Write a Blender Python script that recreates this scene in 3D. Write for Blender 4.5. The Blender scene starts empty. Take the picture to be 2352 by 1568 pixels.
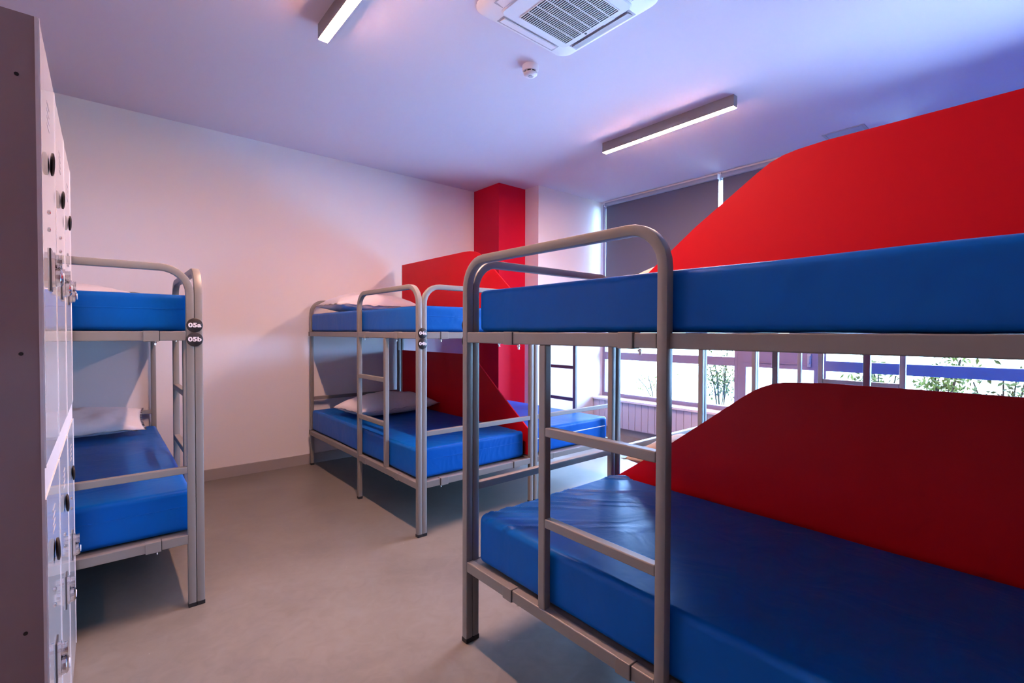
import bpy, bmesh, math, random
from mathutils import Vector, Matrix, noise

# ---------------------------------------------------------------- camera, world, exposure
SC = bpy.context.scene
COL = SC.collection
cd = bpy.data.cameras.new('camera')
cam = bpy.data.objects.new('camera', cd)
COL.objects.link(cam)
cd.sensor_width = 36.0
cd.lens = 1102.34 / 2352.0 * 36.0
cd.clip_start = 0.02
cd.clip_end = 200
F = Vector((0.6493984, 0.7602080, -0.0191189))
R = Vector((0.7603823, -0.6494681, 0.0031445))
U = Vector((0.0100267, 0.0165797, 0.9998123))
cam.matrix_world = Matrix(((R.x, U.x, -F.x, 0.0), (R.y, U.y, -F.y, 0.0), (R.z, U.z, -F.z, 1.2), (0, 0, 0, 1)))
SC.camera = cam

world = bpy.data.worlds.new('daylight')
SC.world = world
world.use_nodes = True
WORLD_COL = (0.30, 0.54, 1.0)
WORLD_STR = 31.0
world.node_tree.nodes['Background'].inputs[0].default_value = (*WORLD_COL, 1)
world.node_tree.nodes['Background'].inputs[1].default_value = WORLD_STR

sd_ = bpy.data.lights.new('sun', 'SUN'); sd_.energy = 50.0; sd_.color = (0.40, 0.61, 1.0); sd_.angle = math.radians(1.0)
sun = bpy.data.objects.new('sun', sd_); COL.objects.link(sun)
sun.rotation_euler = Vector((0.14, 0.50, -0.80)).to_track_quat('-Z', 'Y').to_euler()
sun.location = (2, 0, 6)

LAMP_COL = (1.0, 0.55, 0.42)
LAMP_STR = 190.0

SC.view_settings.view_transform = 'Standard'
SC.view_settings.look = 'None'
SC.view_settings.gamma = 1.0
SC.view_settings.use_curve_mapping = False
SC.view_settings.exposure = 1.3
SC.cycles.use_denoising = True
SC.cycles.max_bounces = 10
SC.cycles.diffuse_bounces = 6
SC.cycles.transparent_max_bounces = 12
SC.cycles.sample_clamp_indirect = 8.0
SC.cycles.caustics_reflective = False
SC.cycles.caustics_refractive = False

# ---------------------------------------------------------------- measured layout (metres)
T = 0.030                 # tube size
W, L = 0.9174, 2.0064     # bunk width, length
HL, AL = 0.8798, 0.4539   # guard hoop length, ladder post distance
ZU, ZL = 1.1996, 0.3192   # rail tops
RH = 0.0395               # rail height
ZH, ZC = 1.484, 0.615
G = 0.0121
XA, YA = 1.054, 1.5286
XB, YB = 1.3865, 2.4594
XE, YE = 0.3352, 2.473
XD, YD = 3.5854, 1.5184
YW, ZCEIL, XW = 4.5098, 2.8125, 4.7513
XLEFT, YFRONT = -0.60, -1.50

# ---------------------------------------------------------------- materials
def new_mat(name):
    m = bpy.data.materials.new(name)
    m.use_nodes = True
    return m, m.node_tree.nodes, m.node_tree.links, m.node_tree.nodes['Principled BSDF']

def pmat(name, col, rough=0.5, metal=0.0, spec=0.5, bump=None, var=None, coat=0.0, sheen=0.0):
    """bump=(scale, strength, distance); var=(scale, amount)"""
    m, n, l, b = new_mat(name)
    b.inputs['Base Color'].default_value = (*col, 1)
    b.inputs['Roughness'].default_value = rough
    b.inputs['Metallic'].default_value = metal
    b.inputs['Specular IOR Level'].default_value = spec
    b.inputs['Coat Weight'].default_value = coat
    b.inputs['Sheen Weight'].default_value = sheen
    tc = n.new('ShaderNodeTexCoord')
    if var:
        t = n.new('ShaderNodeTexNoise'); t.inputs['Scale'].default_value = var[0]; t.inputs['Detail'].default_value = 5
        l.new(tc.outputs['Object'], t.inputs['Vector'])
        r = n.new('ShaderNodeValToRGB')
        a = var[1]
        r.color_ramp.elements[0].position = 0.3; r.color_ramp.elements[1].position = 0.7
        r.color_ramp.elements[0].color = (*[c * (1 - a) for c in col], 1)
        r.color_ramp.elements[1].color = (*[min(1, c * (1 + a)) for c in col], 1)
        l.new(t.outputs['Fac'], r.inputs['Fac']); l.new(r.outputs['Color'], b.inputs['Base Color'])
    if bump:
        t = n.new('ShaderNodeTexNoise'); t.inputs['Scale'].default_value = bump[0]; t.inputs['Detail'].default_value = 4
        l.new(tc.outputs['Object'], t.inputs['Vector'])
        bp = n.new('ShaderNodeBump'); bp.inputs['Strength'].default_value = bump[1]; bp.inputs['Distance'].default_value = bump[2]
        l.new(t.outputs['Fac'], bp.inputs['Height']); l.new(bp.outputs['Normal'], b.inputs['Normal'])
    return m

M = {}
M['wall'] = pmat('wall_paint', (0.80, 0.77, 0.75), 0.85, bump=(60, 0.08, 0.002))
M['ceiling'] = pmat('ceiling_paint', (0.62, 0.535, 0.59), 0.9, bump=(50, 0.05, 0.002))
M['red_wall'] = pmat('red_wall_paint', (0.62, 0.002, 0.030), 0.6, spec=0.2)
M['wall_beige'] = pmat('beige_wall_paint', (0.55, 0.42, 0.38), 0.85)
M['wall_dark'] = pmat('maroon_wall_paint', (0.16, 0.06, 0.06), 0.8)
M['base'] = pmat('baseboard_grey', (0.36, 0.33, 0.31), 0.5)
M['tube'] = pmat('grey_powder_coated_steel', (0.24, 0.225, 0.20), 0.42, metal=0.1, spec=0.4, bump=(900, 0.05, 0.0005))
M['tube_dark'] = pmat('dark_steel_slats', (0.16, 0.155, 0.15), 0.5, metal=0.2)
M['cap'] = pmat('black_plastic', (0.012, 0.012, 0.013), 0.5)
M['zinc'] = pmat('zinc_bolt', (0.75, 0.75, 0.75), 0.25, metal=1.0)
M['lock_plate'] = pmat('dark_lock_plate', (0.12, 0.11, 0.11), 0.3, metal=0.6)
M['chrome'] = pmat('chrome', (0.8, 0.8, 0.8), 0.12, metal=1.0)
M['panel'] = pmat('red_laminate', (0.64, 0.001, 0.010), 0.45, spec=0.18, bump=(300, 0.03, 0.0005))
M['panel_edge'] = pmat('white_edge', (0.8, 0.75, 0.72), 0.5)
M['pillow'] = pmat('pillow_cotton', (0.80, 0.71, 0.68), 0.9, sheen=0.2, bump=(14, 0.35, 0.010))
M['pillow_beige'] = pmat('beige_pillow_cotton', (0.80, 0.62, 0.46), 0.9, bump=(14, 0.35, 0.010))
M['white'] = pmat('white_plastic', (0.80, 0.79, 0.80), 0.45)
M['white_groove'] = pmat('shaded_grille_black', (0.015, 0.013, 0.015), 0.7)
M['ac_louver'] = pmat('grey_louver', (0.42, 0.39, 0.41), 0.5)
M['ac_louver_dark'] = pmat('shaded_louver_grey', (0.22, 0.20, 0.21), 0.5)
M['lock_body'] = pmat('locker_side_board', (0.33, 0.25, 0.25), 0.45, var=(3, 0.06))
M['lock_front'] = pmat('locker_white_gloss', (0.78, 0.76, 0.74), 0.06, spec=0.7)
M['lock_strip'] = pmat('locker_edge_white', (0.85, 0.80, 0.78), 0.3)
M['housing'] = pmat('grey_aluminium_housing', (0.30, 0.28, 0.27), 0.45, metal=0.2)
M['frame'] = pmat('window_frame_paint', (0.22, 0.17, 0.24), 0.5)
M['blind'] = pmat('grey_blind_fabric', (0.115, 0.12, 0.155), 0.9, bump=(700, 0.08, 0.0005))
M['blind_rail'] = pmat('blind_rail_grey', (0.30, 0.33, 0.38), 0.5)
M['clad'] = pmat('radiator_cover_paint', (0.62, 0.58, 0.64), 0.5)
M['sill'] = pmat('sill_white', (0.85, 0.84, 0.85), 0.35)
M['badge'] = pmat('black_badge', (0.018, 0.015, 0.015), 0.4)
M['badge_text'] = pmat('white_lettering', (0.85, 0.83, 0.83), 0.6)
M['leaf'] = pmat('leaf_green', (0.009, 0.010, 0.0016), 0.8, spec=0.03, var=(6, 0.5))
M['leaf_pale'] = pmat('leaf_olive', (0.018, 0.018, 0.003), 0.8, spec=0.03, var=(6, 0.5))
M['stem'] = pmat('stem_brown', (0.006, 0.004, 0.002), 0.8, spec=0.03)
M['paving'] = pmat('outside_paving', (0.72, 0.70, 0.68), 0.9, var=(1.2, 0.1))
M['far_dark'] = pmat('dark_far_ground', (0.16, 0.17, 0.10), 0.95, var=(2.0, 0.15))  # made-up dark ground, limits daylight bounced onto the ceiling
M['brick_out'] = pmat('outside_render_red', (0.03, 0.007, 0.003), 0.9)
M['grey_out'] = pmat('outside_grey_band', (0.008, 0.006, 0.004), 0.9)
M['vent'] = pmat('vent_blue_grey', (0.45, 0.47, 0.52), 0.5)
M['smoke'] = pmat('detector_white', (0.72, 0.68, 0.70), 0.4)
M['sticker'] = pmat('pale_sticker', (0.80, 0.82, 0.88), 0.4)

def floor_mat():
    m, n, l, b = new_mat('polished_concrete_floor')
    tc = n.new('ShaderNodeTexCoord')
    t1 = n.new('ShaderNodeTexNoise'); t1.inputs['Scale'].default_value = 1.7; t1.inputs['Detail'].default_value = 8; t1.inputs['Roughness'].default_value = 0.6; t1.inputs['Distortion'].default_value = 0.6
    t2 = n.new('ShaderNodeTexNoise'); t2.inputs['Scale'].default_value = 14; t2.inputs['Detail'].default_value = 6; t2.inputs['Distortion'].default_value = 1.2
    for t in (t1, t2): l.new(tc.outputs['Object'], t.inputs['Vector'])
    mx = n.new('ShaderNodeMix'); mx.data_type = 'FLOAT'; mx.inputs[0].default_value = 0.35
    l.new(t1.outputs['Fac'], mx.inputs[2]); l.new(t2.outputs['Fac'], mx.inputs[3])
    r = n.new('ShaderNodeValToRGB')
    r.color_ramp.elements[0].position = 0.30; r.color_ramp.elements[0].color = (0.165, 0.150, 0.128, 1)
    r.color_ramp.elements[1].position = 0.70; r.color_ramp.elements[1].color = (0.25, 0.232, 0.20, 1)
    e = r.color_ramp.elements.new(0.5); e.color = (0.21, 0.19, 0.162, 1)
    l.new(mx.outputs[0], r.inputs['Fac'])
    # small pale flecks
    v = n.new('ShaderNodeTexVoronoi'); v.inputs['Scale'].default_value = 7
    l.new(tc.outputs['Object'], v.inputs['Vector'])
    cr = n.new('ShaderNodeValToRGB')
    cr.color_ramp.elements[0].position = 0.0; cr.color_ramp.elements[0].color = (1, 1, 1, 1)
    cr.color_ramp.elements[1].position = 0.022; cr.color_ramp.elements[1].color = (0, 0, 0, 1)
    l.new(v.outputs['Distance'], cr.inputs['Fac'])
    m2 = n.new('ShaderNodeMix'); m2.data_type = 'RGBA'
    l.new(cr.outputs['Color'], m2.inputs[0]); l.new(r.outputs['Color'], m2.inputs[6]); m2.inputs[7].default_value = (0.6, 0.58, 0.55, 1)
    l.new(m2.outputs[2], b.inputs['Base Color'])
    rr = n.new('ShaderNodeMapRange'); rr.inputs[3].default_value = 0.24; rr.inputs[4].default_value = 0.42
    l.new(t2.outputs['Fac'], rr.inputs[0]); l.new(rr.outputs[0], b.inputs['Roughness'])
    b.inputs['Specular IOR Level'].default_value = 0.4
    bp = n.new('ShaderNodeBump'); bp.inputs['Strength'].default_value = 0.06; bp.inputs['Distance'].default_value = 0.004
    l.new(t2.outputs['Fac'], bp.inputs['Height']); l.new(bp.outputs['Normal'], b.inputs['Normal'])
    return m
M['floor'] = floor_mat()

def vinyl_mat():
    m, n, l, b = new_mat('blue_coated_mattress_cover')
    b.inputs['Base Color'].default_value = (0.001, 0.108, 0.44, 1)
    b.inputs['Roughness'].default_value = 0.38
    b.inputs['Specular IOR Level'].default_value = 0.15
    tc = n.new('ShaderNodeTexCoord')
    mp = n.new('ShaderNodeMapping'); mp.inputs['Scale'].default_value = (1.0, 1.0, 0.55)
    l.new(tc.outputs['Object'], mp.inputs['Vector'])
    t = n.new('ShaderNodeTexNoise'); t.inputs['Scale'].default_value = 5.5; t.inputs['Detail'].default_value = 3; t.inputs['Distortion'].default_value = 0.8
    l.new(mp.outputs['Vector'], t.inputs['Vector'])
    bp = n.new('ShaderNodeBump'); bp.inputs['Strength'].default_value = 0.5; bp.inputs['Distance'].default_value = 0.012
    l.new(t.outputs['Fac'], bp.inputs['Height'])
    l.new(bp.outputs['Normal'], b.inputs['Normal'])
    return m
M['vinyl'] = vinyl_mat()

def emit_mat(name, col, st):
    m = bpy.data.materials.new(name); m.use_nodes = True
    n = m.node_tree.nodes; n.clear()
    e = n.new('ShaderNodeEmission'); e.inputs[0].default_value = (*col, 1); e.inputs[1].default_value = st
    o = n.new('ShaderNodeOutputMaterial'); m.node_tree.links.new(e.outputs[0], o.inputs[0])
    return m
M['lamp'] = emit_mat('warm_led_diffuser', LAMP_COL, LAMP_STR)

def glass_mat():
    m = bpy.data.materials.new('window_glass'); m.use_nodes = True
    n = m.node_tree.nodes; l = m.node_tree.links; n.clear()
    tr = n.new('ShaderNodeBsdfTransparent'); tr.inputs[0].default_value = (0.96, 0.98, 0.98, 1)
    gl = n.new('ShaderNodeBsdfGlossy'); gl.inputs['Roughness'].default_value = 0.02
    fr = n.new('ShaderNodeFresnel'); fr.inputs[0].default_value = 1.35
    mx = n.new('ShaderNodeMixShader'); o = n.new('ShaderNodeOutputMaterial')
    l.new(fr.outputs[0], mx.inputs[0]); l.new(tr.outputs[0], mx.inputs[1]); l.new(gl.outputs[0], mx.inputs[2]); l.new(mx.outputs[0], o.inputs[0])
    return m
M['glass'] = glass_mat()

# ---------------------------------------------------------------- mesh helpers
class MB:
    def __init__(self): self.bm = bmesh.new()
    def box(self, x0, x1, y0, y1, z0, z1, bev=0.0):
        vs = [self.bm.verts.new(p) for p in ((x0,y0,z0),(x1,y0,z0),(x1,y1,z0),(x0,y1,z0),(x0,y0,z1),(x1,y0,z1),(x1,y1,z1),(x0,y1,z1))]
        fs = [self.bm.faces.new([vs[i] for i in f]) for f in ((0,3,2,1),(4,5,6,7),(0,1,5,4),(1,2,6,5),(2,3,7,6),(3,0,4,7))]
        if bev > 0:
            es = list({e for f in fs for e in f.edges})
            bmesh.ops.bevel(self.bm, geom=es, offset=bev, segments=2, profile=0.5, affect='EDGES')
        return self
    def prism(self, pts, axis, a0, a1):
        """pts: 2D outline in the plane normal to axis ('x': (y,z), 'y': (x,z), 'z': (x,y))"""
        def P(p, a):
            return {'x': (a, p[0], p[1]), 'y': (p[0], a, p[1]), 'z': (p[0], p[1], a)}[axis]
        v0 = [self.bm.verts.new(P(p, a0)) for p in pts]; v1 = [self.bm.verts.new(P(p, a1)) for p in pts]
        n = len(pts)
        self.bm.faces.new(v0[::-1]); self.bm.faces.new(v1)
        for i in range(n):
            self.bm.faces.new((v0[i], v0[(i+1) % n], v1[(i+1) % n], v1[i]))
        return self
    def sweep(self, path, binorm, w=T, d=T, r=0.005, cap=True):
        """rounded rectangular tube along a planar path; d measured along binorm"""
        b = Vector(binorm).normalized()
        hw, hd = w/2, d/2
        prof = []
        for cx, cy, a0 in ((hw-r, hd-r, 0), (-hw+r, hd-r, 90), (-hw+r, -hd+r, 180), (hw-r, -hd+r, 270)):
            for k in range(3):
                a = math.radians(a0 + 45*k); prof.append((cx + r*math.cos(a), cy + r*math.sin(a)))
        rings = []
        P = [Vector(p) for p in path]
        for i, p in enumerate(P):
            t = (P[min(i+1, len(P)-1)] - P[max(i-1, 0)]).normalized()
            nn = b.cross(t).normalized()
            rings.append([self.bm.verts.new(p + nn*a + b*c) for a, c in prof])
        n = len(prof)
        for a, c in zip(rings, rings[1:]):
            for k in range(n):
                self.bm.faces.new((a[k], a[(k+1) % n], c[(k+1) % n], c[k]))
        if cap:
            self.bm.faces.new(rings[0][::-1]); self.bm.faces.new(rings[-1])
        return self
    def lathe(self, prof, seg=24, origin=(0,0,0), axis='z'):
        """prof: (radius, height) list"""
        o = Vector(origin); rings = []
        for rr, h in prof:
            ring = []
            for k in range(seg):
                a = 2*math.pi*k/seg; c, s = rr*math.cos(a), rr*math.sin(a)
                v = {'z': (c, s, h), 'x': (h, c, s), 'y': (c, h, s)}[axis]
                ring.append(self.bm.verts.new(o + Vector(v)))
            rings.append(ring)
        for a, c in zip(rings, rings[1:]):
            for k in range(seg): self.bm.faces.new((a[k], a[(k+1) % seg], c[(k+1) % seg], c[k]))
        self.bm.faces.new(rings[0][::-1]); self.bm.faces.new(rings[-1])
        return self
    def build(self, name, mat, parent=None, smooth=None, label=None, loc=None):
        bm = self.bm
        bmesh.ops.recalc_face_normals(bm, faces=bm.faces)
        me = bpy.data.meshes.new(name)
        off = Vector((0, 0, 0))
        if parent is not None: off = Vector(parent_world(parent))
        elif loc is not None: off = Vector(loc)
        bmesh.ops.translate(bm, verts=bm.verts, vec=-off)
        bm.to_mesh(me); bm.free()
        if smooth is not None:
            me.shade_smooth()
            me.set_sharp_from_angle(angle=math.radians(smooth))
        me.materials.append(mat)
        o = bpy.data.objects.new(name, me); COL.objects.link(o)
        if parent is not None: o.parent = parent
        else: o.location = off
        if label: o['label'] = label
        return o

def parent_world(o):
    v = Vector((0, 0, 0))
    while o is not None:
        v += o.location; o = o.parent
    return v

def thing(name, label, cat, loc, group=None):
    o = bpy.data.objects.new(name, None); COL.objects.link(o)
    o.empty_display_size = 0.1
    o.location = loc; o['label'] = label; o['category'] = cat
    if group: o['group'] = group
    return o

def tag(o, label, cat, group=None, kind=None):
    if label: o['label'] = label
    if cat: o['category'] = cat
    if group: o['group'] = group
    if kind: o['kind'] = kind
    return o

def struct(o):
    o['kind'] = 'structure'; return o

# ---------------------------------------------------------------- room shell
TH = 0.12
struct(MB().box(XLEFT-TH, XW+0.35, YFRONT-TH, YW+TH, -0.10, 0.0).build('floor', M['floor']))
struct(MB().box(XLEFT-TH, XW+0.35, YFRONT-TH, YW+TH, ZCEIL, ZCEIL+0.12).build('ceiling', M['ceiling']))
struct(MB().box(XLEFT-TH, XW+0.35, YW, YW+TH, 0.0, ZCEIL).build('wall_back', M['wall']))
struct(MB().box(XLEFT-TH, XLEFT, YFRONT, YW, 0.0, ZCEIL).build('wall_left', M['wall_beige']))
struct(MB().box(XLEFT-TH, XW+0.35, YFRONT-TH, YFRONT, 0.0, ZCEIL).build('wall_front', M['wall_dark']))
# window wall: parapet below the glass, lintel above
PAR = 0.415
struct(MB().box(XW-0.02, XW+0.30, YFRONT, YW, 0.0, PAR).build('wall_right', M['wall']))
struct(MB().box(XW-0.02, XW+0.30, YFRONT, YW, 2.792, ZCEIL).build('trim_1', M['wall'])); 
# white boxed-out wall section and red corner pillar
XP0, YP0, XP1, YP1 = 3.272, 4.055, 3.655, 3.838
struct(MB().box(XP1, XW-0.02, YP1, YW, 0.0, ZCEIL).build('wall_return', M['wall']))
struct(MB().box(XW-0.02, XW+0.30, YP1, YW, PAR, 2.792).build('wall_pier', M['wall']))
struct(MB().box(XW-0.02, XW+0.30, YFRONT, -1.45, PAR, 2.792).build('wall_end', M['wall']))
struct(MB().box(XP0, XP1, YP0, YW, 0.0, ZCEIL).build('wall_pillar', M['red_wall']))
# baseboards
BH = 0.088
struct(MB().box(XLEFT, XP0, YW-0.014, YW, 0.0, BH).build('baseboard_back', M['base']))
struct(MB().box(XP1, XW-0.02, YP1-0.014, YP1, 0.0, BH).build('baseboard_return', M['base']))
struct(MB().box(XLEFT, XLEFT+0.014, YFRONT, YW-0.014, 0.0, BH).build('baseboard_left', M['base']))

# ---------------------------------------------------------------- windows
MULL = [(3.800, 3.838), (2.118, 2.185), (1.392, 1.452), (-1.45, -1.40)]
bays = [(2.185, 3.800), (1.452, 2.118), (-1.40, 1.392)]
ZT0, ZT1 = 0.872, 0.960
FX0, FX1 = XW+0.02, XW+0.09
for i, (y0, y1) in enumerate(bays):
    w = struct(thing('window_%d' % (i+1), None or 'x', 'x', (XW+0.05, (y0+y1)/2, PAR)))
    for k in ('label', 'category'):
        del w[k]
    f = MB()
    e = 0.0
    f.box(FX0, FX1, y0, y1, PAR, PAR+0.045)                       # bottom rail
    f.box(FX0, FX1, y0, y1, 2.745, 2.792)                         # head rail
    f.box(FX0, FX1, y1, y1+0.034 if i else y1+0.037, PAR, 2.792)  # stiles
    f.box(FX0, FX1, y0-0.032, y0, PAR, 2.792)
    f.build('window_frame', M['frame'], w)
    t = MB()
    if i == 1:   # opening sash: heavier transom and inner frame
        t.box(FX0-0.012, FX1, y0, y1, 0.872, 1.045)
        t.box(FX0-0.018, FX0-0.012, y0, y1, 0.915, 0.921)
        t.box(FX0-0.012, FX1, y1-0.05, y1, PAR+0.045, 0.872)
        t.box(FX0-0.012, FX1, y0, y0+0.03, PAR+0.045, 0.872)
    else:
        t.box(FX0-0.004, FX1, y0, y1, ZT0, ZT1)
    t.build('transom', M['frame'], w)
    MB().box(XW+0.05, XW+0.056, y0, y1, PAR+0.045, 2.745).build('pane', M['glass'], w)
    if i == 1:
        h = MB(); h.box(FX0-0.03, FX0-0.012, 1.50, 1.53, 0.90, 1.02, 0.004); h.box(FX0-0.045, FX0-0.03, 1.505, 1.525, 0.93, 1.00, 0.003)
        h.build('handle', M['blind_rail'], w)
# inner sill ledge and grooved cover below
MB_s = MB().box(4.575, XW-0.02, YFRONT, YP1-0.001, 0.392, PAR+0.002, 0.003)
struct(MB_s.build('trim_2', M['sill']))
c = MB()
c.box(4.608, XW-0.02, YFRONT, YP1-0.001, 0.08, 0.392)
y = YP1-0.012
while y > -1.3:
    c.box(4.598, 4.608, y-0.079, y, 0.085, 0.385)
    y -= 0.086
struct(c.build('trim_3', M['clad']))
struct(MB().box(4.625, XW-0.02, YFRONT, YP1-0.001, 0.0, 0.08).build('baseboard_right', M['base']))

# ---------------------------------------------------------------- roller blinds
def blind(y0, y1, label, zb):
    o = thing('roller_blind', label, 'blind', (XW-0.02, (y0+y1)/2, 2.79), 'roller blinds across the window wall')
    x = XW-0.035
    MB().box(x, x+0.0015, y0+0.004, y1-0.004, zb, 2.745).build('fabric', M['blind'], o)
    MB().sweep([(x-0.012, y0, 2.762), (x-0.012, y1, 2.762)], (0, 0, 1), 0.040, 0.044, 0.012).build('roller', M['blind_rail'], o, smooth=40)
    MB().box(x-0.006, x+0.008, y0+0.004, y1-0.004, zb-0.022, zb, 0.003).build('bottom_bar', M['blind_rail'], o)
    for ya in (y0-0.003, y1):
        MB().box(x-0.036, x+0.012, ya, ya+0.003, 2.735, 2.790).build('bracket', M['white'], o)
    ch = MB().lathe([(0.0022, 1.10), (0.0022, 2.74)], 6, (x-0.02, y1+0.010, 0)); ch.build('pull_chain', M['blind_rail'], o)
    return o
blind(2.335, 3.752, 'dark grey roller blind at the corner end, beside the white wall section', 1.42)
blind(0.90, 2.300, 'dark grey roller blind to the right of the corner one, partly behind the red panel', 1.42)
blind(-1.38, 0.865, 'rolled-up grey roller blind hidden high behind the nearest red divider panel', 2.06)

# ---------------------------------------------------------------- bunk beds
CEN = T/2
def arc(cx, cz, r, a0, a1, n=8):
    return [(cx + r*math.cos(math.radians(a0 + (a1-a0)*k/n)), cz + r*math.sin(math.radians(a0 + (a1-a0)*k/n))) for k in range(n+1)]

def hoop_path(a, b, top, r):
    p = [(a, 0.016), (a, top-r)]
    p = [(a, 0.016)] + arc(a+r, top-r, r, 180, 90) + arc(b-r, top-r, r, 90, 0) + [(b, 0.016)]
    return p

BUNKS = {}
def make_bunk(key, X0, Y0, sx, sy, label, badge=None, badge_z=(1.226, 1.165)):
    """u: 0 at the ladder side, v: 0 at the foot end"""
    X = lambda u: X0 + sx*u
    Y = lambda v: Y0 + sy*v
    o = thing('bunk_bed', label, 'bunk bed', (X(W/2), Y(L/2), 0), 'grey steel bunk beds')
    mt = M['tube']
    def bx(mb, u0, u1, v0, v1, z0, z1, bev=0.0):
        xa, xb = sorted((X(u0), X(u1))); ya, yb = sorted((Y(v0), Y(v1)))
        mb.box(xa, xb, ya, yb, z0, z1, bev); return mb
    RR = 0.105
    # guard hoop on the ladder side
    hp = hoop_path(CEN, HL-CEN, ZH-CEN, RR)
    MB().sweep([(X(CEN), Y(v), z) for v, z in hp], (1, 0, 0)).build('guard_hoop', mt, o, smooth=35)
    # end frames
    for v, nm in ((CEN, 'foot_frame'), (L-CEN, 'head_frame')):
        hp = hoop_path(T+CEN+0.0008, W-CEN, ZH-CEN, RR)
        MB().sweep([(X(u), Y(v), z) for u, z in hp], (0, 1, 0)).build(nm, mt, o, smooth=35)
    # rails
    for z in (ZU, ZL):
        bx(MB(), 0.001, T-0.001, T, HL-T, z-RH, z, 0.003).build('side_rail', mt, o)
        sr = bx(MB(), 0.014, 0.044, HL-0.004, L-T-0.022, z-RH, z, 0.003).build('side_rail', mt, o)
        bx(MB(), 0.015, 0.043, L-T-0.022, L-T, z-RH+0.002, z-0.001).build('end_plug', M['cap'], sr)
        bx(MB(), W-T+0.001, W-0.001, T, L-T, z-RH, z, 0.003).build('side_rail', mt, o)
        for v in (0.001, L-T+0.001):
            bx(MB(), 2*T, W-T, v, v+T-0.002, z-RH, z, 0.003).build('end_rail', mt, o)
    for v in (0.002, L-T+0.002):
        bx(MB(), 2*T, W-T, v, v+T-0.004, ZC-0.029, ZC, 0.003).build('crossbar', mt, o)
    # ladder
    bx(MB(), 0.001, T-0.001, AL-T, AL, ZL, ZU-RH, 0.004).build('ladder_post', mt, o)
    for z in (0.901, 0.612):
        bx(MB(), 0.001, T-0.001, AL, HL-T, z-0.029, z, 0.003).build('rung', mt, o)
    # slatted bases
    for z in (ZU, ZL):
        s = MB()
        bx(s, T, T+0.05, T, L-T, z-0.030, z-0.0045); bx(s, W-T-0.05, W-T, T, L-T, z-0.030, z-0.0045); bx(s, T+0.05, W-T-0.05, T, T+0.06, z-0.030, z-0.0045)
        nsl = 14
        for k in range(nsl):
            v = T + 0.075 + (L-2*T-0.155)*k/(nsl-1)
            bx(s, T+0.05, W-T-0.05, v, v+0.055, z-0.020, z-0.004)
        s.build('slat_base', M['tube_dark'], o)
    # clips (sleeves over the rail joints) with bolts under them
    for z in (ZU, ZL):
        for v0, v1 in ((0.250, 0.296), (0.732, 0.780)):
            c_ = bx(MB(), -0.0025, T+0.001, v0, v1, z-RH-0.003, z+0.0022, 0.002).build('rail_clip', mt, o)
            bx(MB(), -0.0008, T, v1, v1+0.0028, z-RH-0.001, z+0.0006).build('gap_shade', M['cap'], c_)  # black ring added as the shaded gap at the clip's end
            b = MB().lathe([(0.0035, z-RH-0.018), (0.0035, z-RH-0.002)], 8, (X(CEN+0.006), Y((v0+v1)/2+0.032), 0))
            b.lathe([(0.006, z-RH-0.010), (0.006, z-RH-0.004)], 6, (X(CEN+0.006), Y((v0+v1)/2+0.032), 0))
            b.build('bolt', M['zinc'], c_)
        for u0, u1 in ((0.155, 0.208), (0.735, 0.790)):
            c_ = bx(MB(), u0, u1, -0.003, T+0.001, z-RH-0.003, z+0.0022, 0.002).build('rail_clip', mt, o)
            bx(MB(), u0-0.0028, u0, -0.0012, T, z-RH-0.001, z+0.0006).build('gap_shade', M['cap'], c_)  # same black ring, gap shade put in as a solid strip
            b = MB().lathe([(0.0035, z-RH-0.018), (0.0035, z-RH-0.002)], 8, (X(u0+0.012), Y(CEN+0.004), 0))
            b.lathe([(0.006, z-RH-0.010), (0.006, z-RH-0.004)], 6, (X(u0+0.012), Y(CEN+0.004), 0))
            b.build('bolt', M['zinc'], c_)
    # rubber feet
    for u, v in ((CEN, CEN), (T+CEN+0.0008, CEN), (W-CEN, CEN), (CEN, HL-CEN), (T+CEN, L-CEN), (W-CEN, L-CEN)):
        bx(MB(), u-CEN-0.0005, u+CEN+0.0005, v-CEN-0.0008, v+CEN+0.0008, 0.0, 0.018, 0.002).build('foot_cap', M['cap'], o)
    # badges
    if badge is not None:
        for z, tx in zip(badge_z, badge):
            yb = Y(-0.0)
            bd = MB().lathe([(0.0305, 0.0), (0.0305, 0.003), (0.0290, 0.0042)], 32, (X(T), yb, z), axis='y')
            if sy > 0:   # must protrude towards -y
                for vv in bd.bm.verts: vv.co.y = 2*yb - vv.co.y
            bo = bd.build('number_badge', M['badge'], o, smooth=40)
            if tx:
                cu = bpy.data.curves.new('txt', 'FONT'); cu.body = tx; cu.size = 0.0255; cu.extrude = 0.0004
                cu.offset = 0.0011; cu.space_character = 1.06; cu.align_x = 'CENTER'; cu.align_y = 'CENTER'
                to = bpy.data.objects.new('txt', cu); COL.objects.link(to)
                bpy.context.view_layer.update()
                me = bpy.data.meshes.new_from_object(to.evaluated_get(bpy.context.evaluated_depsgraph_get()))
                bpy.data.objects.remove(to)
                me.transform(Matrix.Diagonal((1.22, 1.0, 1.0, 1.0)))
                me.transform(Matrix.Rotation(math.radians(90), 4, 'X'))
                me.transform(Matrix.Translation(Vector((X(T), yb-0.0047, z)) - parent_world(o)))
                me.materials.clear(); me.materials.append(M['badge_text'])
                tobj = bpy.data.objects.new('badge_number', me); COL.objects.link(tobj); tobj.parent = bo
    BUNKS[key] = (X, Y, sx, sy)
    return o

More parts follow.
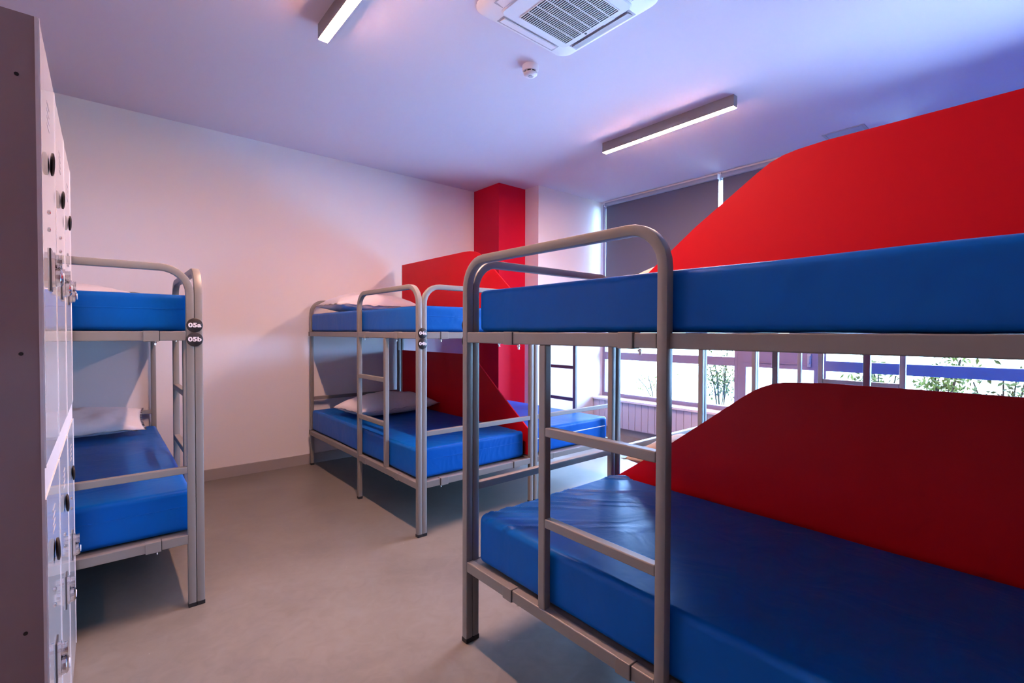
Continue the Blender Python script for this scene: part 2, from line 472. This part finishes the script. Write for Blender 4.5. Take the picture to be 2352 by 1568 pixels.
make_bunk('A', XA, YA, 1, -1, 'nearest grey steel bunk with its ladder facing the camera, at right foreground', badge=('', ''))
make_bunk('A2', XA+2*W+G, YA, -1, -1, 'grey steel bunk directly behind the nearest one, beyond its red divider panels')
make_bunk('B', XB, YB, 1, 1, 'grey steel bunk against the back wall carrying the round badges 04a and 04b', badge=('04a', '04b'), badge_z=(1.193, 1.132))
make_bunk('B2', XB+2*W+G, YB, -1, 1, 'grey steel bunk between the badge 04 bunk and the white wall by the windows')
make_bunk('E', XE, YE, -1, 1, 'grey steel bunk behind the lockers carrying the round badges 05a and 05b', badge=('05a', '05b'))
make_bunk('D', XD, YD, 1, -1, 'grey steel bunk standing along the window wall, seen only through other beds')

# ---------------------------------------------------------------- mattresses
def rounded_box_mesh(sx, sy, sz, r, nx, ny, nz, dense=0):
    """centred on x,y; z from 0..sz"""
    bm = bmesh.new()
    def lin(a, n): return [-a/2 + a*k/n for k in range(n+1)]
    key = {}
    def V(x, y, z):
        k = (round(x, 5), round(y, 5), round(z, 5))
        if k not in key:
            cx = max(-sx/2+r, min(sx/2-r, x)); cy = max(-sy/2+r, min(sy/2-r, y)); cz = max(-sz/2+r, min(sz/2-r, z))
            d = Vector((x-cx, y-cy, z-cz))
            if d.length > 1e-9: p = Vector((cx, cy, cz)) + d.normalized()*r
            else: p = Vector((x, y, z))
            key[k] = bm.verts.new(p + Vector((0, 0, sz/2)))
        return key[k]
    X_, Y_, Z_ = lin(sx, nx), lin(sy, ny), lin(sz, nz)
    if dense:
        Y_ = sorted(set([round(q, 5) for q in Y_] + [round(dense*(sy/2 - 0.006*k), 5) for k in range(4, 75)]))
    def ins(lst, a):   # rows near the rounded edge
        out = sorted(set([round(q, 5) for q in lst] + [round(s*(a/2 - r*f), 5) for s in (1, -1) for f in (1.0, 0.6, 0.3)]))
        return out
    X_, Y_, Z_ = ins(X_, sx), ins(Y_, sy), ins(Z_, sz)
    for z in (Z_[0], Z_[-1]):
        for i in range(len(X_)-1):
            for j in range(len(Y_)-1):
                bm.faces.new((V(X_[i], Y_[j], z), V(X_[i+1], Y_[j], z), V(X_[i+1], Y_[j+1], z), V(X_[i], Y_[j+1], z)))
    for y in (Y_[0], Y_[-1]):
        for i in range(len(X_)-1):
            for j in range(len(Z_)-1):
                bm.faces.new((V(X_[i], y, Z_[j]), V(X_[i+1], y, Z_[j]), V(X_[i+1], y, Z_[j+1]), V(X_[i], y, Z_[j+1])))
    for x in (X_[0], X_[-1]):
        for i in range(len(Y_)-1):
            for j in range(len(Z_)-1):
                bm.faces.new((V(x, Y_[i], Z_[j]), V(x, Y_[i+1], Z_[j]), V(x, Y_[i+1], Z_[j+1]), V(x, Y_[i], Z_[j+1])))
    bmesh.ops.recalc_face_normals(bm, faces=bm.faces)
    return bm

def ridge(x):
    """sharp-crested wrinkle profile 0..1"""
    f = x - math.floor(x)
    return (1 - abs(2*f-1))**2.2

def mattress(key, upper, label, wr_top=0.0, wr_foot=1.0, seed=0, zip_white=False, length=1.90):
    X, Y, sx, sy = BUNKS[key]
    hz = 0.158 if upper else 0.180
    z0 = (ZU if upper else ZL) + 0.0012
    mw, ml = 0.845, length
    u_c, v_c = 0.035 + mw/2, 0.058 + ml/2
    bm = rounded_box_mesh(mw, ml, hz, 0.022, 150 if wr_top else 32, 70 if wr_top else 56, 10, dense=(-1 if sy > 0 else 1) if wr_top else 0)
    bm.normal_update()
    # local frame: +y is towards the head when sy>0; use world-aligned coordinates
    for v in bm.verts:
        p = v.co; n = v.normal
        wx, wy = p.x, p.y
        dv = (wy + ml/2) if sy > 0 else (ml/2 - wy)       # distance from the foot face
        du = (wx + mw/2) if sx > 0 else (mw/2 - wx)
        h = p.z/hz
        q = Vector((wx*1.0+seed*3.1, wy*1.0+seed, p.z*1.2))
        d = 0.0025*noise.noise(q*4.0)
        if abs(n.z) < 0.6 and dv < 0.05:                    # foot face: hanging folds
            a = (wx*26 + 1.6*noise.noise(Vector((wx*7+seed, p.z*8, seed))) + (0.5-h)*3.0*noise.noise(Vector((wx*3+seed, 5, 1))))
            m = max(0.0, noise.noise(Vector((wx*4.5+seed*1.7, 2.0, p.z*3)))+0.25)
            d += wr_foot*0.0060*(ridge(a)-0.3)*m*math.sin(math.pi*min(1, max(0, h)))
        if abs(n.z) < 0.6 and dv >= 0.05:                   # long sides, slight pulls
            a = wy*9 + 2*noise.noise(Vector((wy*2+seed, p.z*7, 2)))
            m = max(0.0, noise.noise(Vector((wy*2.2+seed*2.7, 7.0, 0)))-0.05)
            d += 0.0035*(ridge(a)-0.3)*m
        if wr_top and n.z > 0.5:                            # gathered creases on top near the foot
            s = wx*0.66 + wy*0.75
            al = wx*0.75 - wy*0.66
            wob = 0.030*noise.noise(Vector((al*3.0, s*2.5, seed))) + 0.010*noise.noise(Vector((al*9.0, s*8, seed)))
            reach = 0.10 + 0.42*max(0.0, 0.42+noise.noise(Vector((s*10, 3, seed))))
            fade = max(0.0, 1 - dv/reach)
            g_ = max(0.0, noise.noise(Vector((s*7, al*1.2, 4+seed)))+0.55)
            edge = min(1.0, max(0.0, (dv-0.004)/0.02))
            amp = min(1.0, 1.6*fade)*g_*edge
            d += wr_top*(0.0200*(ridge((s+wob)*17)-0.2) + 0.007*(ridge((s+1.7*wob)*41+0.3)-0.2))*amp
        v.co = p + n*d
    me = bpy.data.meshes.new('mattress')
    bm.to_mesh(me); bm.free(); me.shade_smooth(); me.materials.append(M['vinyl'])
    o = bpy.data.objects.new('mattress', me); COL.objects.link(o)
    o.location = (X(u_c), Y(v_c), z0)
    tag(o, label, 'mattress', 'blue mattresses on the bunks')
    # zip seam around the foot end
    zc = hz*0.60
    fy = -ml/2 if sy > 0 else ml/2
    zb = MB()
    xx, yy, zz = o.location
    yf = yy + fy + (-0.0005 if sy > 0 else 0.0005)
    zb.sweep([(xx-mw/2+0.03, yf, zz+zc), (xx+mw/2-0.03, yf, zz+zc)], (0, 0, 1), 0.004, 0.0045 if not zip_white else 0.007, 0.001)
    z_ = zb.build('zip_seam', M['white'] if zip_white else M['vinyl'], o)
    if zip_white: z_['label'] = 'white zip seam'
    return o

mattress('A', True, 'upper mattress of the nearest bunk, large navy side filling the right of the photo', seed=1)
mattress('A', False, 'lower mattress of the nearest bunk, with gathered creases near its foot corner', wr_top=1.0, wr_foot=0.35, seed=2)
mattress('A2', True, 'upper blue mattress of the bunk behind the nearest one, hidden behind the red panel', seed=3)
mattress('A2', False, 'lower blue mattress of the bunk behind the nearest one, behind the low red panel', seed=4)
mattress('B', True, 'upper blue mattress of the bunk with badge 04a, under a white pillow', seed=5)
mattress('B', False, 'lower blue mattress of the bunk with badge 04b, bright foot end with creases', wr_top=0.25, seed=6)
mattress('B2', True, 'upper blue mattress of the far bunk between the red pillar and the windows', seed=7)
mattress('B2', False, 'pale lit lower blue mattress with a white zip, seen between the nearest bunk\'s posts', seed=8, zip_white=True)
mattress('E', True, 'upper blue mattress of the left bunk with badge 05a, just behind the lockers', seed=9)
mattress('E', False, 'lower blue mattress of the left bunk with badge 05b, just behind the lockers', seed=10)
mattress('D', True, 'upper blue mattress of the bunk along the window wall', seed=11)
mattress('D', False, 'lower blue mattress of the bunk along the window wall', seed=12)

# ---------------------------------------------------------------- red divider panels
def panel(x0, Y, pts, label, zb):
    """pts: (v, z) up the slanted front edge and along the top; zb: bottom height"""
    out = [(Y(v), z) for v, z in pts]
    yend = out[-1][0]
    out += [(yend, zb), (out[0][0], zb)] if pts[0][1] > zb + 0.01 else [(yend, zb)]
    o = MB().prism(out, 'x', x0+0.001, x0+G-0.001).build('divider_panel', M['panel'], None, loc=(x0+G/2, (out[0][0]+yend)/2, zb))
    tag(o, label, 'divider panel', 'red divider panels between paired bunks')
    # white edge banding on the upright end
    s = 1 if yend > out[0][0] else -1
    ya, yb_ = sorted((yend, yend + s*0.016))
    MB().box(x0+0.0005, x0+G-0.0005, ya, yb_, zb, pts[-1][1]+0.002).build('edge_strip', M['panel_edge'], o, label='white edge strip')
    return o
XPA, XPB = XA+W, XB+W
YAf = lambda v: YA - v
YBf = lambda v: YB + v
panel(XPA, YAf, [(0.055, 1.365), (0.215, 1.485), (0.337, 1.577), (0.450, 1.662), (0.706, 1.831), (0.754, 1.859), (0.801, 1.875), (0.850, 1.883), (0.945, 1.889), (1.96, 1.889)],
      'upper bright red panel of the nearest bunk pair, at the top right', 1.205)
panel(XPA, YAf, [(0.035, 0.475), (0.198, 0.590), (0.351, 0.703), (0.500, 0.817), (0.649, 0.932), (0.690, 0.962), (0.733, 0.987), (0.770, 1.002), (0.812, 1.012), (0.957, 1.021), (1.96, 1.021)],
      'lower dark red panel of the nearest bunk pair, above its lower mattress', 0.325)
panel(XPB, YBf, [(0.105, 1.400), (0.267, 1.530), (0.488, 1.712), (0.600, 1.800), (0.660, 1.836), (0.717, 1.856), (0.780, 1.866), (0.860, 1.870), (1.945, 1.872)],
      'upper red panel of the back-wall bunk pair, in front of the red pillar', 1.205)
panel(XPB, YBf, [(0.035, 0.495), (0.381, 0.740), (0.617, 0.920), (0.680, 0.968), (0.730, 0.995), (0.790, 1.010), (0.876, 1.017), (1.945, 1.017)],
      'lower maroon panel of the back-wall bunk pair, beside a pillow', 0.325)

# ---------------------------------------------------------------- pillows
def pillow(loc, a, b, h, label, rotz=0.0, tilt=(0, 0), mat='pillow', seed=0, group='pillows on the bunks'):
    """a: half length (x), b: half width (y), h: total height"""
    bm = bmesh.new()
    NX, NY = 44, 28
    def pt(i, j, side):
        s = -1 + 2*i/NX; t = -1 + 2*j/NY
        es = 1 - abs(s)**2.6; et = 1 - abs(t)**2.4
        hh = (max(0, es)**0.55)*(max(0, et)**0.55)
        x = a*s*(1 - 0.05*(1-t*t)*abs(s)**3) ; y = b*t*(1 - 0.09*(1-s*s)*abs(t)**3)
        nz = noise.noise(Vector((s*2.2+seed, t*2.0, side*3.0)))*0.18 + 0.07*noise.noise(Vector((s*6+seed, t*6, side)))
        edge = max(abs(s), abs(t))
        ruf = 0.010*(edge**6)*noise.noise(Vector((s*9+seed, t*9, 1.5)))
        if side > 0: z = h*0.62*hh*(1+nz) + ruf
        else: z = -h*0.38*hh*(1 + 0.3*nz) + ruf
        return Vector((x, y, z + h*0.38))
    key = {}
    def V(i, j, side):
        if i in (0, NX) or j in (0, NY): side = 1
        k = (i, j, side)
        if k not in key: key[k] = bm.verts.new(pt(i, j, side))
        return key[k]
    for side in (1, -1):
        for i in range(NX):
            for j in range(NY):
                f = (V(i, j, side), V(i+1, j, side), V(i+1, j+1, side), V(i, j+1, side))
                bm.faces.new(f if side > 0 else f[::-1])
    bmesh.ops.recalc_face_normals(bm, faces=bm.faces)
    me = bpy.data.meshes.new('pillow'); bm.to_mesh(me); bm.free(); me.shade_smooth(); me.materials.append(M[mat])
    o = bpy.data.objects.new('pillow', me); COL.objects.link(o)
    o.location = loc; o.rotation_euler = (math.radians(tilt[0]), math.radians(tilt[1]), math.radians(rotz))
    tag(o, label, 'pillow', group)
    # frilled seam flange around the rim
    fl = bmesh.new(); prev = None; first = None; n = 96
    def rim(q):
        q %= 4
        if q < 1: i, j = q*NX, 0
        elif q < 2: i, j = NX, (q-1)*NY
        elif q < 3: i, j = NX-(q-2)*NX, NY
        else: i, j = 0, NY-(q-3)*NY
        return pt(i, j, 1)
    c0 = Vector((0, 0, h*0.38))
    for k in range(n):
        p = rim(4*k/n); d = (p-c0); d.z = 0; d.normalize()
        w_ = Vector((0, 0, 0.004*math.sin(k*2.3+seed)))
        v0 = fl.verts.new(p - d*0.004 + Vector((0, 0, 0.0006))); v1 = fl.verts.new(p + d*0.011 + w_)
        if prev: fl.faces.new((prev[0], prev[1], v1, v0))
        else: first = (v0, v1)
        prev = (v0, v1)
    fl.faces.new((prev[0], prev[1], first[1], first[0]))
    bmesh.ops.solidify(fl, geom=fl.faces[:], thickness=0.0015)
    fm = bpy.data.meshes.new('seam_edge'); fl.to_mesh(fm); fl.free(); fm.shade_smooth(); fm.materials.append(M[mat])
    fo = bpy.data.objects.new('seam_edge', fm); COL.objects.link(fo); fo.parent = o
    return o

ZTU, ZTL = ZU+0.161, ZL+0.183
pillow((1.840, 4.12, ZTU), 0.40, 0.235, 0.175, 'pale pink pillow on the upper mattress of the badge 04a bunk', rotz=2, seed=1)
pillow((1.868, 3.84, ZTL), 0.385, 0.225, 0.175, 'white pillow on the lower mattress of the badge 04b bunk, near the red panel', rotz=6, seed=2)
pillow((-0.17, 4.12, ZTU), 0.37, 0.22, 0.135, 'peach lit pillow on the upper mattress behind the lockers', seed=3)
pillow((-0.17, 4.225, ZTL+0.040), 0.385, 0.19, 0.13, 'pale pillow leaning at the head of the lower mattress behind the lockers', tilt=(14, 0), seed=4)
pillow((2.372, 1.250, ZTU), 0.375, 0.235, 0.225, 'beige pillow on the upper mattress behind the nearest bunk, beside the tall red panel', rotz=0, mat='pillow_beige', seed=5)
pillow((2.372, 1.245, ZTL), 0.375, 0.230, 0.165, 'beige pillow on the lower mattress behind the nearest bunk, glimpsed over a crossbar', rotz=0, mat='pillow_beige', seed=6)

# ---------------------------------------------------------------- lockers
def rrect(cx, cy, hx, hy, r, n=6):
    pts = []
    for sx_, sy_, a0 in ((1, 1, 0), (-1, 1, 90), (-1, -1, 180), (1, -1, 270)):
        for k in range(n+1):
            a = math.radians(a0 + 90*k/n); pts.append((cx + sx_*(hx-r) + r*math.cos(a), cy + sy_*(hy-r) + r*math.sin(a)))
    return pts
XLK = -0.0865
ys = [1.300, 1.685, 2.070, 2.455]
ZLT = 1.800
lk_labels = ['white-fronted locker nearest the camera, with the dark side board at the left edge',
             'middle one of the three white-fronted lockers at left',
             'white-fronted locker furthest from the camera, next to the left bunk bed']
for i in range(3):
    y0, y1 = ys[i], ys[i+1]-0.001
    o = thing('locker', lk_labels[i], 'locker', (XLK-0.25, (y0+y1)/2, 0), 'white lockers in a row')
    b = MB()
    xb = XLK-0.006
    b.box(XLEFT+0.016, xb, y0, y0+0.018, 0.0, ZLT)
    b.box(XLEFT+0.016, xb, y1-0.018, y1, 0.0, ZLT)
    b.box(XLEFT+0.016, XLEFT+0.024, y0+0.018, y1-0.018, 0.0, ZLT)
    for z in (0.0, 0.885, ZLT-0.018):
        b.box(XLEFT+0.024, xb, y0+0.018, y1-0.018, z, z+0.018 if z else 0.05)
    b.build('body', M['lock_body'], o)
    MB().box(xb, XLK-0.002, y0, y1, 0.872, 0.930).build('middle_strip', M['lock_strip'], o)
    for zi, (za, zb, zr, zk, zsc) in enumerate(((0.932, ZLT, 1.572, 1.336, (1.462, 1.424)), (0.012, 0.870, 0.705, 0.452, (0.62, 0.585)))):
        d = MB().box(xb+0.001, XLK, y0+0.0035, y1-0.0035, za, zb, 0.0012)
        dr = d.build('door', M['lock_front'], o)
        e = MB().box(xb+0.001, XLK+0.0012, y0+0.0005, y0+0.0035, za, zb); e.box(xb+0.001, XLK+0.0012, y1-0.0035, y1-0.0005, za, zb)
        e.build('edge_band', M['lock_strip'], dr)
        yk = (y0+y1)/2
        # combination knob lock: plate, ribbed knob, dial
        k = MB(); k.box(XLK, XLK+0.003, yk-0.024, yk+0.024, zk-0.047, zk+0.047, 0.001)
        k.build('lock_plate', M['lock_plate'], dr)
        k = MB().prism(rrect(yk, zk, 0.020, 0.040, 0.018), 'x', XLK+0.003, XLK+0.009)
        k.lathe([(0.019, XLK+0.008), (0.021, XLK+0.010), (0.021, XLK+0.017), (0.015, XLK+0.021)], 20, (0, yk, zk-0.016), axis='x')
        for q in range(4): k.lathe([(0.015+0.0008*(q % 2), XLK+0.009+0.0028*q), (0.015+0.0008*(q % 2), XLK+0.0112+0.0028*q)], 18, (0, yk, zk+0.020), axis='x')
        k.build('lock_knob', M['chrome'], dr, smooth=40)
        k = MB().lathe([(0.011, XLK+0.0205), (0.010, XLK+0.023)], 16, (0, yk, zk-0.016), axis='x')
        k.build('lock_dial', M['badge_text'], dr)
        # black badge disc with a raised rim, slightly off the door
        r = MB().lathe([(0.021, 0.0), (0.025, 0.0008), (0.025, 0.0036), (0.022, 0.0046)], 28, (0, 0, 0), axis='x')
        bmesh.ops.rotate(r.bm, verts=r.bm.verts, cent=(0, 0, 0), matrix=Matrix.Rotation(math.radians(9), 3, 'Z'))
        bmesh.ops.translate(r.bm, verts=r.bm.verts, vec=(XLK+0.0035, yk, zr))
        r.build('number_badge', M['badge'], dr, smooth=40)
        for zz in zsc:
            MB().lathe([(0.005, XLK), (0.005, XLK+0.002), (0.003, XLK+0.003)], 10, (0, yk-0.015, zz), axis='x').build('rivet', M['chrome'], dr)
        s = MB()
        for q in range(4):
            zz = (1.700 if zi == 0 else 0.80) - q*0.016
            s.box(XLK-0.0005, XLK+0.0006, yk-0.03, yk+0.03, zz-0.0025, zz+0.0025)
        s.build('vent_slots', M['ac_louver'], dr)
    if i == 0:
        for zz in (1.683, 1.156, 0.618):
            MB().lathe([(0.0035, y0-0.0012), (0.0035, y0)], 10, (XLK-0.031, 0, zz), axis='y').build('screw', M['cap'], o)
        MB().box(xb, XLK-0.001, y0-0.0008, y0+0.0004, 0.0, ZLT).build('front_edge', M['lock_strip'], o)

# ---------------------------------------------------------------- ceiling lamps
def lamp(xc, y0, y1, label):
    o = thing('ceiling_lamp', label, 'ceiling lamp', (xc, (y0+y1)/2, ZCEIL), 'linear ceiling lamps')
    h = 0.078; w = 0.026
    b = MB()
    b.box(xc-w, xc-w+0.003, y0, y1, ZCEIL-h, ZCEIL); b.box(xc+w-0.003, xc+w, y0, y1, ZCEIL-h, ZCEIL)
    b.box(xc-w+0.003, xc+w-0.003, y0, y1, ZCEIL-0.012, ZCEIL-0.0005)
    b.build('housing', M['housing'], o)
    for a, c_ in ((y0-0.002, y0+0.001), (y1-0.001, y1+0.002)):
        MB().box(xc-w, xc+w, a, c_, ZCEIL-h-0.001, ZCEIL-0.0005).build('end_cap', M['housing'], o)
    MB().box(xc-w+0.0035, xc+w-0.0035, y0+0.0015, y1-0.0015, ZCEIL-h-0.003, ZCEIL-h+0.012).build('diffuser', M['lamp'], o)
    return o
lamp(3.285, 1.520, 2.635, 'slim grey ceiling lamp hanging right of centre near the windows')
lamp(0.903, 1.490, 2.600, 'slim ceiling lamp cut by the top edge, left of the air conditioner')

# ---------------------------------------------------------------- air conditioner cassette
ax, ay = 1.742, 1.640
ac = thing('air_conditioner', 'white square ceiling cassette with a slotted grille and four louvres', 'air conditioner', (ax, ay, ZCEIL))
def loft(rings):
    m = MB(); vs = [[m.bm.verts.new((x, y_, z)) for x, y_ in pts] for pts, z in rings]
    for a, c_ in zip(vs, vs[1:]):
        n_ = len(a)
        for k in range(n_): m.bm.faces.new((a[k], a[(k+1) % n_], c_[(k+1) % n_], c_[k]))
    m.bm.faces.new(vs[0]); m.bm.faces.new(vs[-1][::-1]); return m
loft([(rrect(ax, ay, 0.335, 0.335, 0.075), ZCEIL-0.0005), (rrect(ax, ay, 0.335, 0.335, 0.075), ZCEIL-0.006), (rrect(ax, ay, 0.318, 0.318, 0.065), ZCEIL-0.020), (rrect(ax, ay, 0.285, 0.285, 0.06), ZCEIL-0.030)]).build('housing', M['white'], ac, smooth=25)
loft([(rrect(ax, ay, 0.232, 0.232, 0.03), ZCEIL-0.030), (rrect(ax, ay, 0.232, 0.232, 0.03), ZCEIL-0.034), (rrect(ax, ay, 0.226, 0.226, 0.028), ZCEIL-0.038)]).build('front_panel', M['white'], ac, smooth=25)
for k, (dx, dy) in enumerate(((1, 0), (-1, 0), (0, 1), (0, -1))):
    m = MB(); s_ = MB()
    if dx:
        m.prism([(ax+dx*0.244, ZCEIL-0.034), (ax+dx*0.290, ZCEIL-0.026), (ax+dx*0.290, ZCEIL-0.030), (ax+dx*0.246, ZCEIL-0.039)], 'y', ay-0.185, ay+0.185)
        s_.box(min(ax+dx*0.238, ax+dx*0.294), max(ax+dx*0.238, ax+dx*0.294), ay-0.198, ay+0.198, ZCEIL-0.0295, ZCEIL-0.0305)
    else:
        m.prism([(ay+dy*0.244, ZCEIL-0.034), (ay+dy*0.290, ZCEIL-0.026), (ay+dy*0.290, ZCEIL-0.030), (ay+dy*0.246, ZCEIL-0.039)], 'x', ax-0.185, ax+0.185)
        s_.box(ax-0.198, ax+0.198, min(ay+dy*0.238, ay+dy*0.294), max(ay+dy*0.238, ay+dy*0.294), ZCEIL-0.0295, ZCEIL-0.0305)
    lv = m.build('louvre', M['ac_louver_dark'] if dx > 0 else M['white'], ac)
    s_.build('slot', M['ac_louver'], lv)
g0x, g1x, g0y, g1y = 1.606, 1.938, 1.468, 1.826
zg = ZCEIL-0.038
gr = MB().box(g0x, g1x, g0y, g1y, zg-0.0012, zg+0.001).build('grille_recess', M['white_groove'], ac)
gg = MB()
ncol, nrow = 6, 26
for k in range(ncol+1):
    yy = g0y + (g1y-g0y)*k/ncol
    gg.box(g0x, g1x, yy-0.0024, yy+0.0024, zg-0.0042, zg-0.0010)
for k in range(nrow+1):
    xx = g0x + (g1x-g0x)*k/nrow
    gg.box(xx-0.0021, xx+0.0021, g0y, g1y, zg-0.0036, zg-0.0010)
gg.build('grille', M['white'], ac)
# controls
MB().box(1.952, 1.972, 1.520, 1.590, zg-0.0008, zg+0.0005).build('sticker', M['sticker'], ac, label='pale blue sticker')
MB().lathe([(0.007, zg-0.0012), (0.007, zg)], 14, (1.954, 1.697, 0)).build('sensor_window', M['cap'], ac)
dd = MB()
for k in range(5): dd.lathe([(0.0016, zg-0.0008), (0.0016, zg)], 8, (1.958, 1.675-0.012*k, 0))
dd.build('indicator_dots', M['ac_louver'], ac)

# ---------------------------------------------------------------- smoke detector, ceiling vent
sd = thing('smoke_detector', 'small white smoke detector on the ceiling below the air conditioner', 'smoke detector', (1.990, 2.165, ZCEIL))
MB().lathe([(0.050, 2.812), (0.050, 2.790), (0.046, 2.776)], 32, (1.990, 2.165, 0)).build('base', M['smoke'], sd, smooth=40)
MB().lathe([(0.036, 2.777), (0.036, 2.765)], 32, (1.990, 2.165, 0)).build('vent_gap', M['cap'], sd)
rb = MB()
for k in range(8):
    a = 2*math.pi*k/8+0.2; cx, cy = 1.990+0.038*math.cos(a), 2.165+0.038*math.sin(a)
    rb.lathe([(0.004, 2.7755), (0.004, 2.765)], 8, (cx, cy, 0))
rb.build('ribs', M['smoke'], sd)
MB().lathe([(0.041, 2.7665), (0.041, 2.760), (0.032, 2.752), (0.018, 2.750), (0.016, 2.752)], 32, (1.990, 2.165, 0)).build('cover', M['smoke'], sd, smooth=40)
MB().lathe([(0.012, 2.7515), (0.012, 2.7485)], 20, (1.990, 2.165, 0)).build('centre_disc', M['ac_louver'], sd)

vx0, vx1, vy0, vy1 = 4.468, 4.66, 1.075, 1.362
ve = thing('ceiling_vent', 'flat square vent plate in the ceiling above the red panel', 'vent', ((vx0+vx1)/2, (vy0+vy1)/2, ZCEIL))
m = MB(); q = 0.022
m.box(vx0, vx1, vy0, vy0+q, ZCEIL-0.006, ZCEIL-0.0005); m.box(vx0, vx1, vy1-q, vy1, ZCEIL-0.006, ZCEIL-0.0005)
m.box(vx0, vx0+q, vy0+q, vy1-q, ZCEIL-0.006, ZCEIL-0.0005); m.box(vx1-q, vx1, vy0+q, vy1-q, ZCEIL-0.006, ZCEIL-0.0005)
m.build('frame', M['ac_louver'], ve)
MB().box(vx0+q, vx1-q, vy0+q, vy1-q, ZCEIL-0.003, ZCEIL-0.0005).build('plate', M['vent'], ve)

# ---------------------------------------------------------------- outside the windows
struct(MB().box(XW+0.30, 8.2, -30, 30, -0.12, -0.02).build('ground_terrace', M['paving']))
struct(MB().box(8.2, 40, -30, 30, -0.12, -0.02).build('ground_far_dark', M['far_dark']))  # added darker far part, shortens the reach of ground bounce indoors

def shrub(x, y, z0, hh, rad, nl, label, mat, seed, leaf=0.035):
    rnd = random.Random(seed)
    o = thing('shrub', label, 'shrub', (x, y, z0), 'shrubs outside the windows')
    st = MB(); lf = bmesh.new()
    tips = []
    for k in range(9):
        a = rnd.uniform(0, 2*math.pi); rr = rnd.uniform(0.15, 1)*rad
        top = Vector((x + rr*math.cos(a), y + rr*math.sin(a), z0 + hh*rnd.uniform(0.5, 1.0)))
        b0 = Vector((x + 0.05*math.cos(a), y + 0.05*math.sin(a), z0))
        mid = (b0+top)/2 + Vector((0, 0, 0.1*hh))
        st.sweep([b0, mid, top], (0.3, 0.2, 1) if abs((top-b0).z) < 0.01 else (1, 0, 0), 0.012, 0.012, 0.002)
        tips += [top, mid, (mid+top)/2]
    st.build('stems', M['stem'], o)
    for k in range(nl):
        c0 = rnd.choice(tips)
        c = c0 + Vector([rnd.gauss(0, rad*0.27) for _ in range(3)])
        n = Vector([rnd.uniform(-1, 1) for _ in range(3)]).normalized(); t = n.orthogonal().normalized()
        t = Matrix.Rotation(rnd.uniform(0, 6.28), 3, n) @ t; s_ = n.cross(t)
        l_ = leaf*rnd.uniform(0.7, 1.4)
        p = [c - t*l_, c + s_*l_*0.38 + n*l_*0.1, c + t*l_, c - s_*l_*0.38 + n*l_*0.1]
        vs = [lf.verts.new(q_) for q_ in p]; lf.faces.new((vs[0], vs[1], vs[2])); lf.faces.new((vs[0], vs[2], vs[3]))
    bmesh.ops.translate(lf, verts=lf.verts, vec=-Vector((x, y, z0)))
    me = bpy.data.meshes.new('foliage'); lf.to_mesh(me); lf.free(); me.materials.append(mat)
    f = bpy.data.objects.new('foliage', me); COL.objects.link(f); f.parent = o
    return o
shrub(7.2, 3.50, -0.02, 0.95, 0.30, 480, 'sparse dark shrub seen left of the first window post', M['leaf'], 1, 0.028)
shrub(7.4, 4.75, -0.02, 0.55, 0.35, 200, 'thin low shrub outside the corner window', M['leaf_pale'], 2, 0.025)
shrub(6.6, 1.40, -0.02, 0.92, 0.27, 520, 'green leafy shrub outside, behind the last upright posts at right', M['leaf_pale'], 3, 0.036)
shrub(7.6, 1.00, -0.02, 1.00, 0.30, 560, 'bushy green shrub outside, just right of the last upright post', M['leaf_pale'], 4, 0.036)
shrub(6.6, 0.42, -0.02, 0.84, 0.24, 300, 'sparse shrub outside near the right edge of the photo', M['leaf'], 5, 0.034)
ob = thing('building', 'reddish building corner with a grey band far outside at the right edge', 'building', (13.5, -1.3, -0.02))
MB().box(13.0, 14.5, -3.5, 0.42, -0.02, 0.55).build('wall', M['brick_out'], ob)
MB().box(12.98, 13.0, -3.5, 0.36, 0.18, 0.36).build('grey_band', M['grey_out'], ob)

# ---------------------------------------------------------------- daylight portal in the window opening
pd = bpy.data.lights.new('window_portal', 'AREA'); pd.shape = 'RECTANGLE'
pd.size = YP1 - YFRONT; pd.size_y = 2.792 - PAR
pd.cycles.is_portal = True
po = bpy.data.objects.new('window_portal', pd); COL.objects.link(po)
po.location = (XW+0.12, (YP1+YFRONT)/2, (2.792+PAR)/2)
po.rotation_euler = (math.radians(90), 0, math.radians(90))
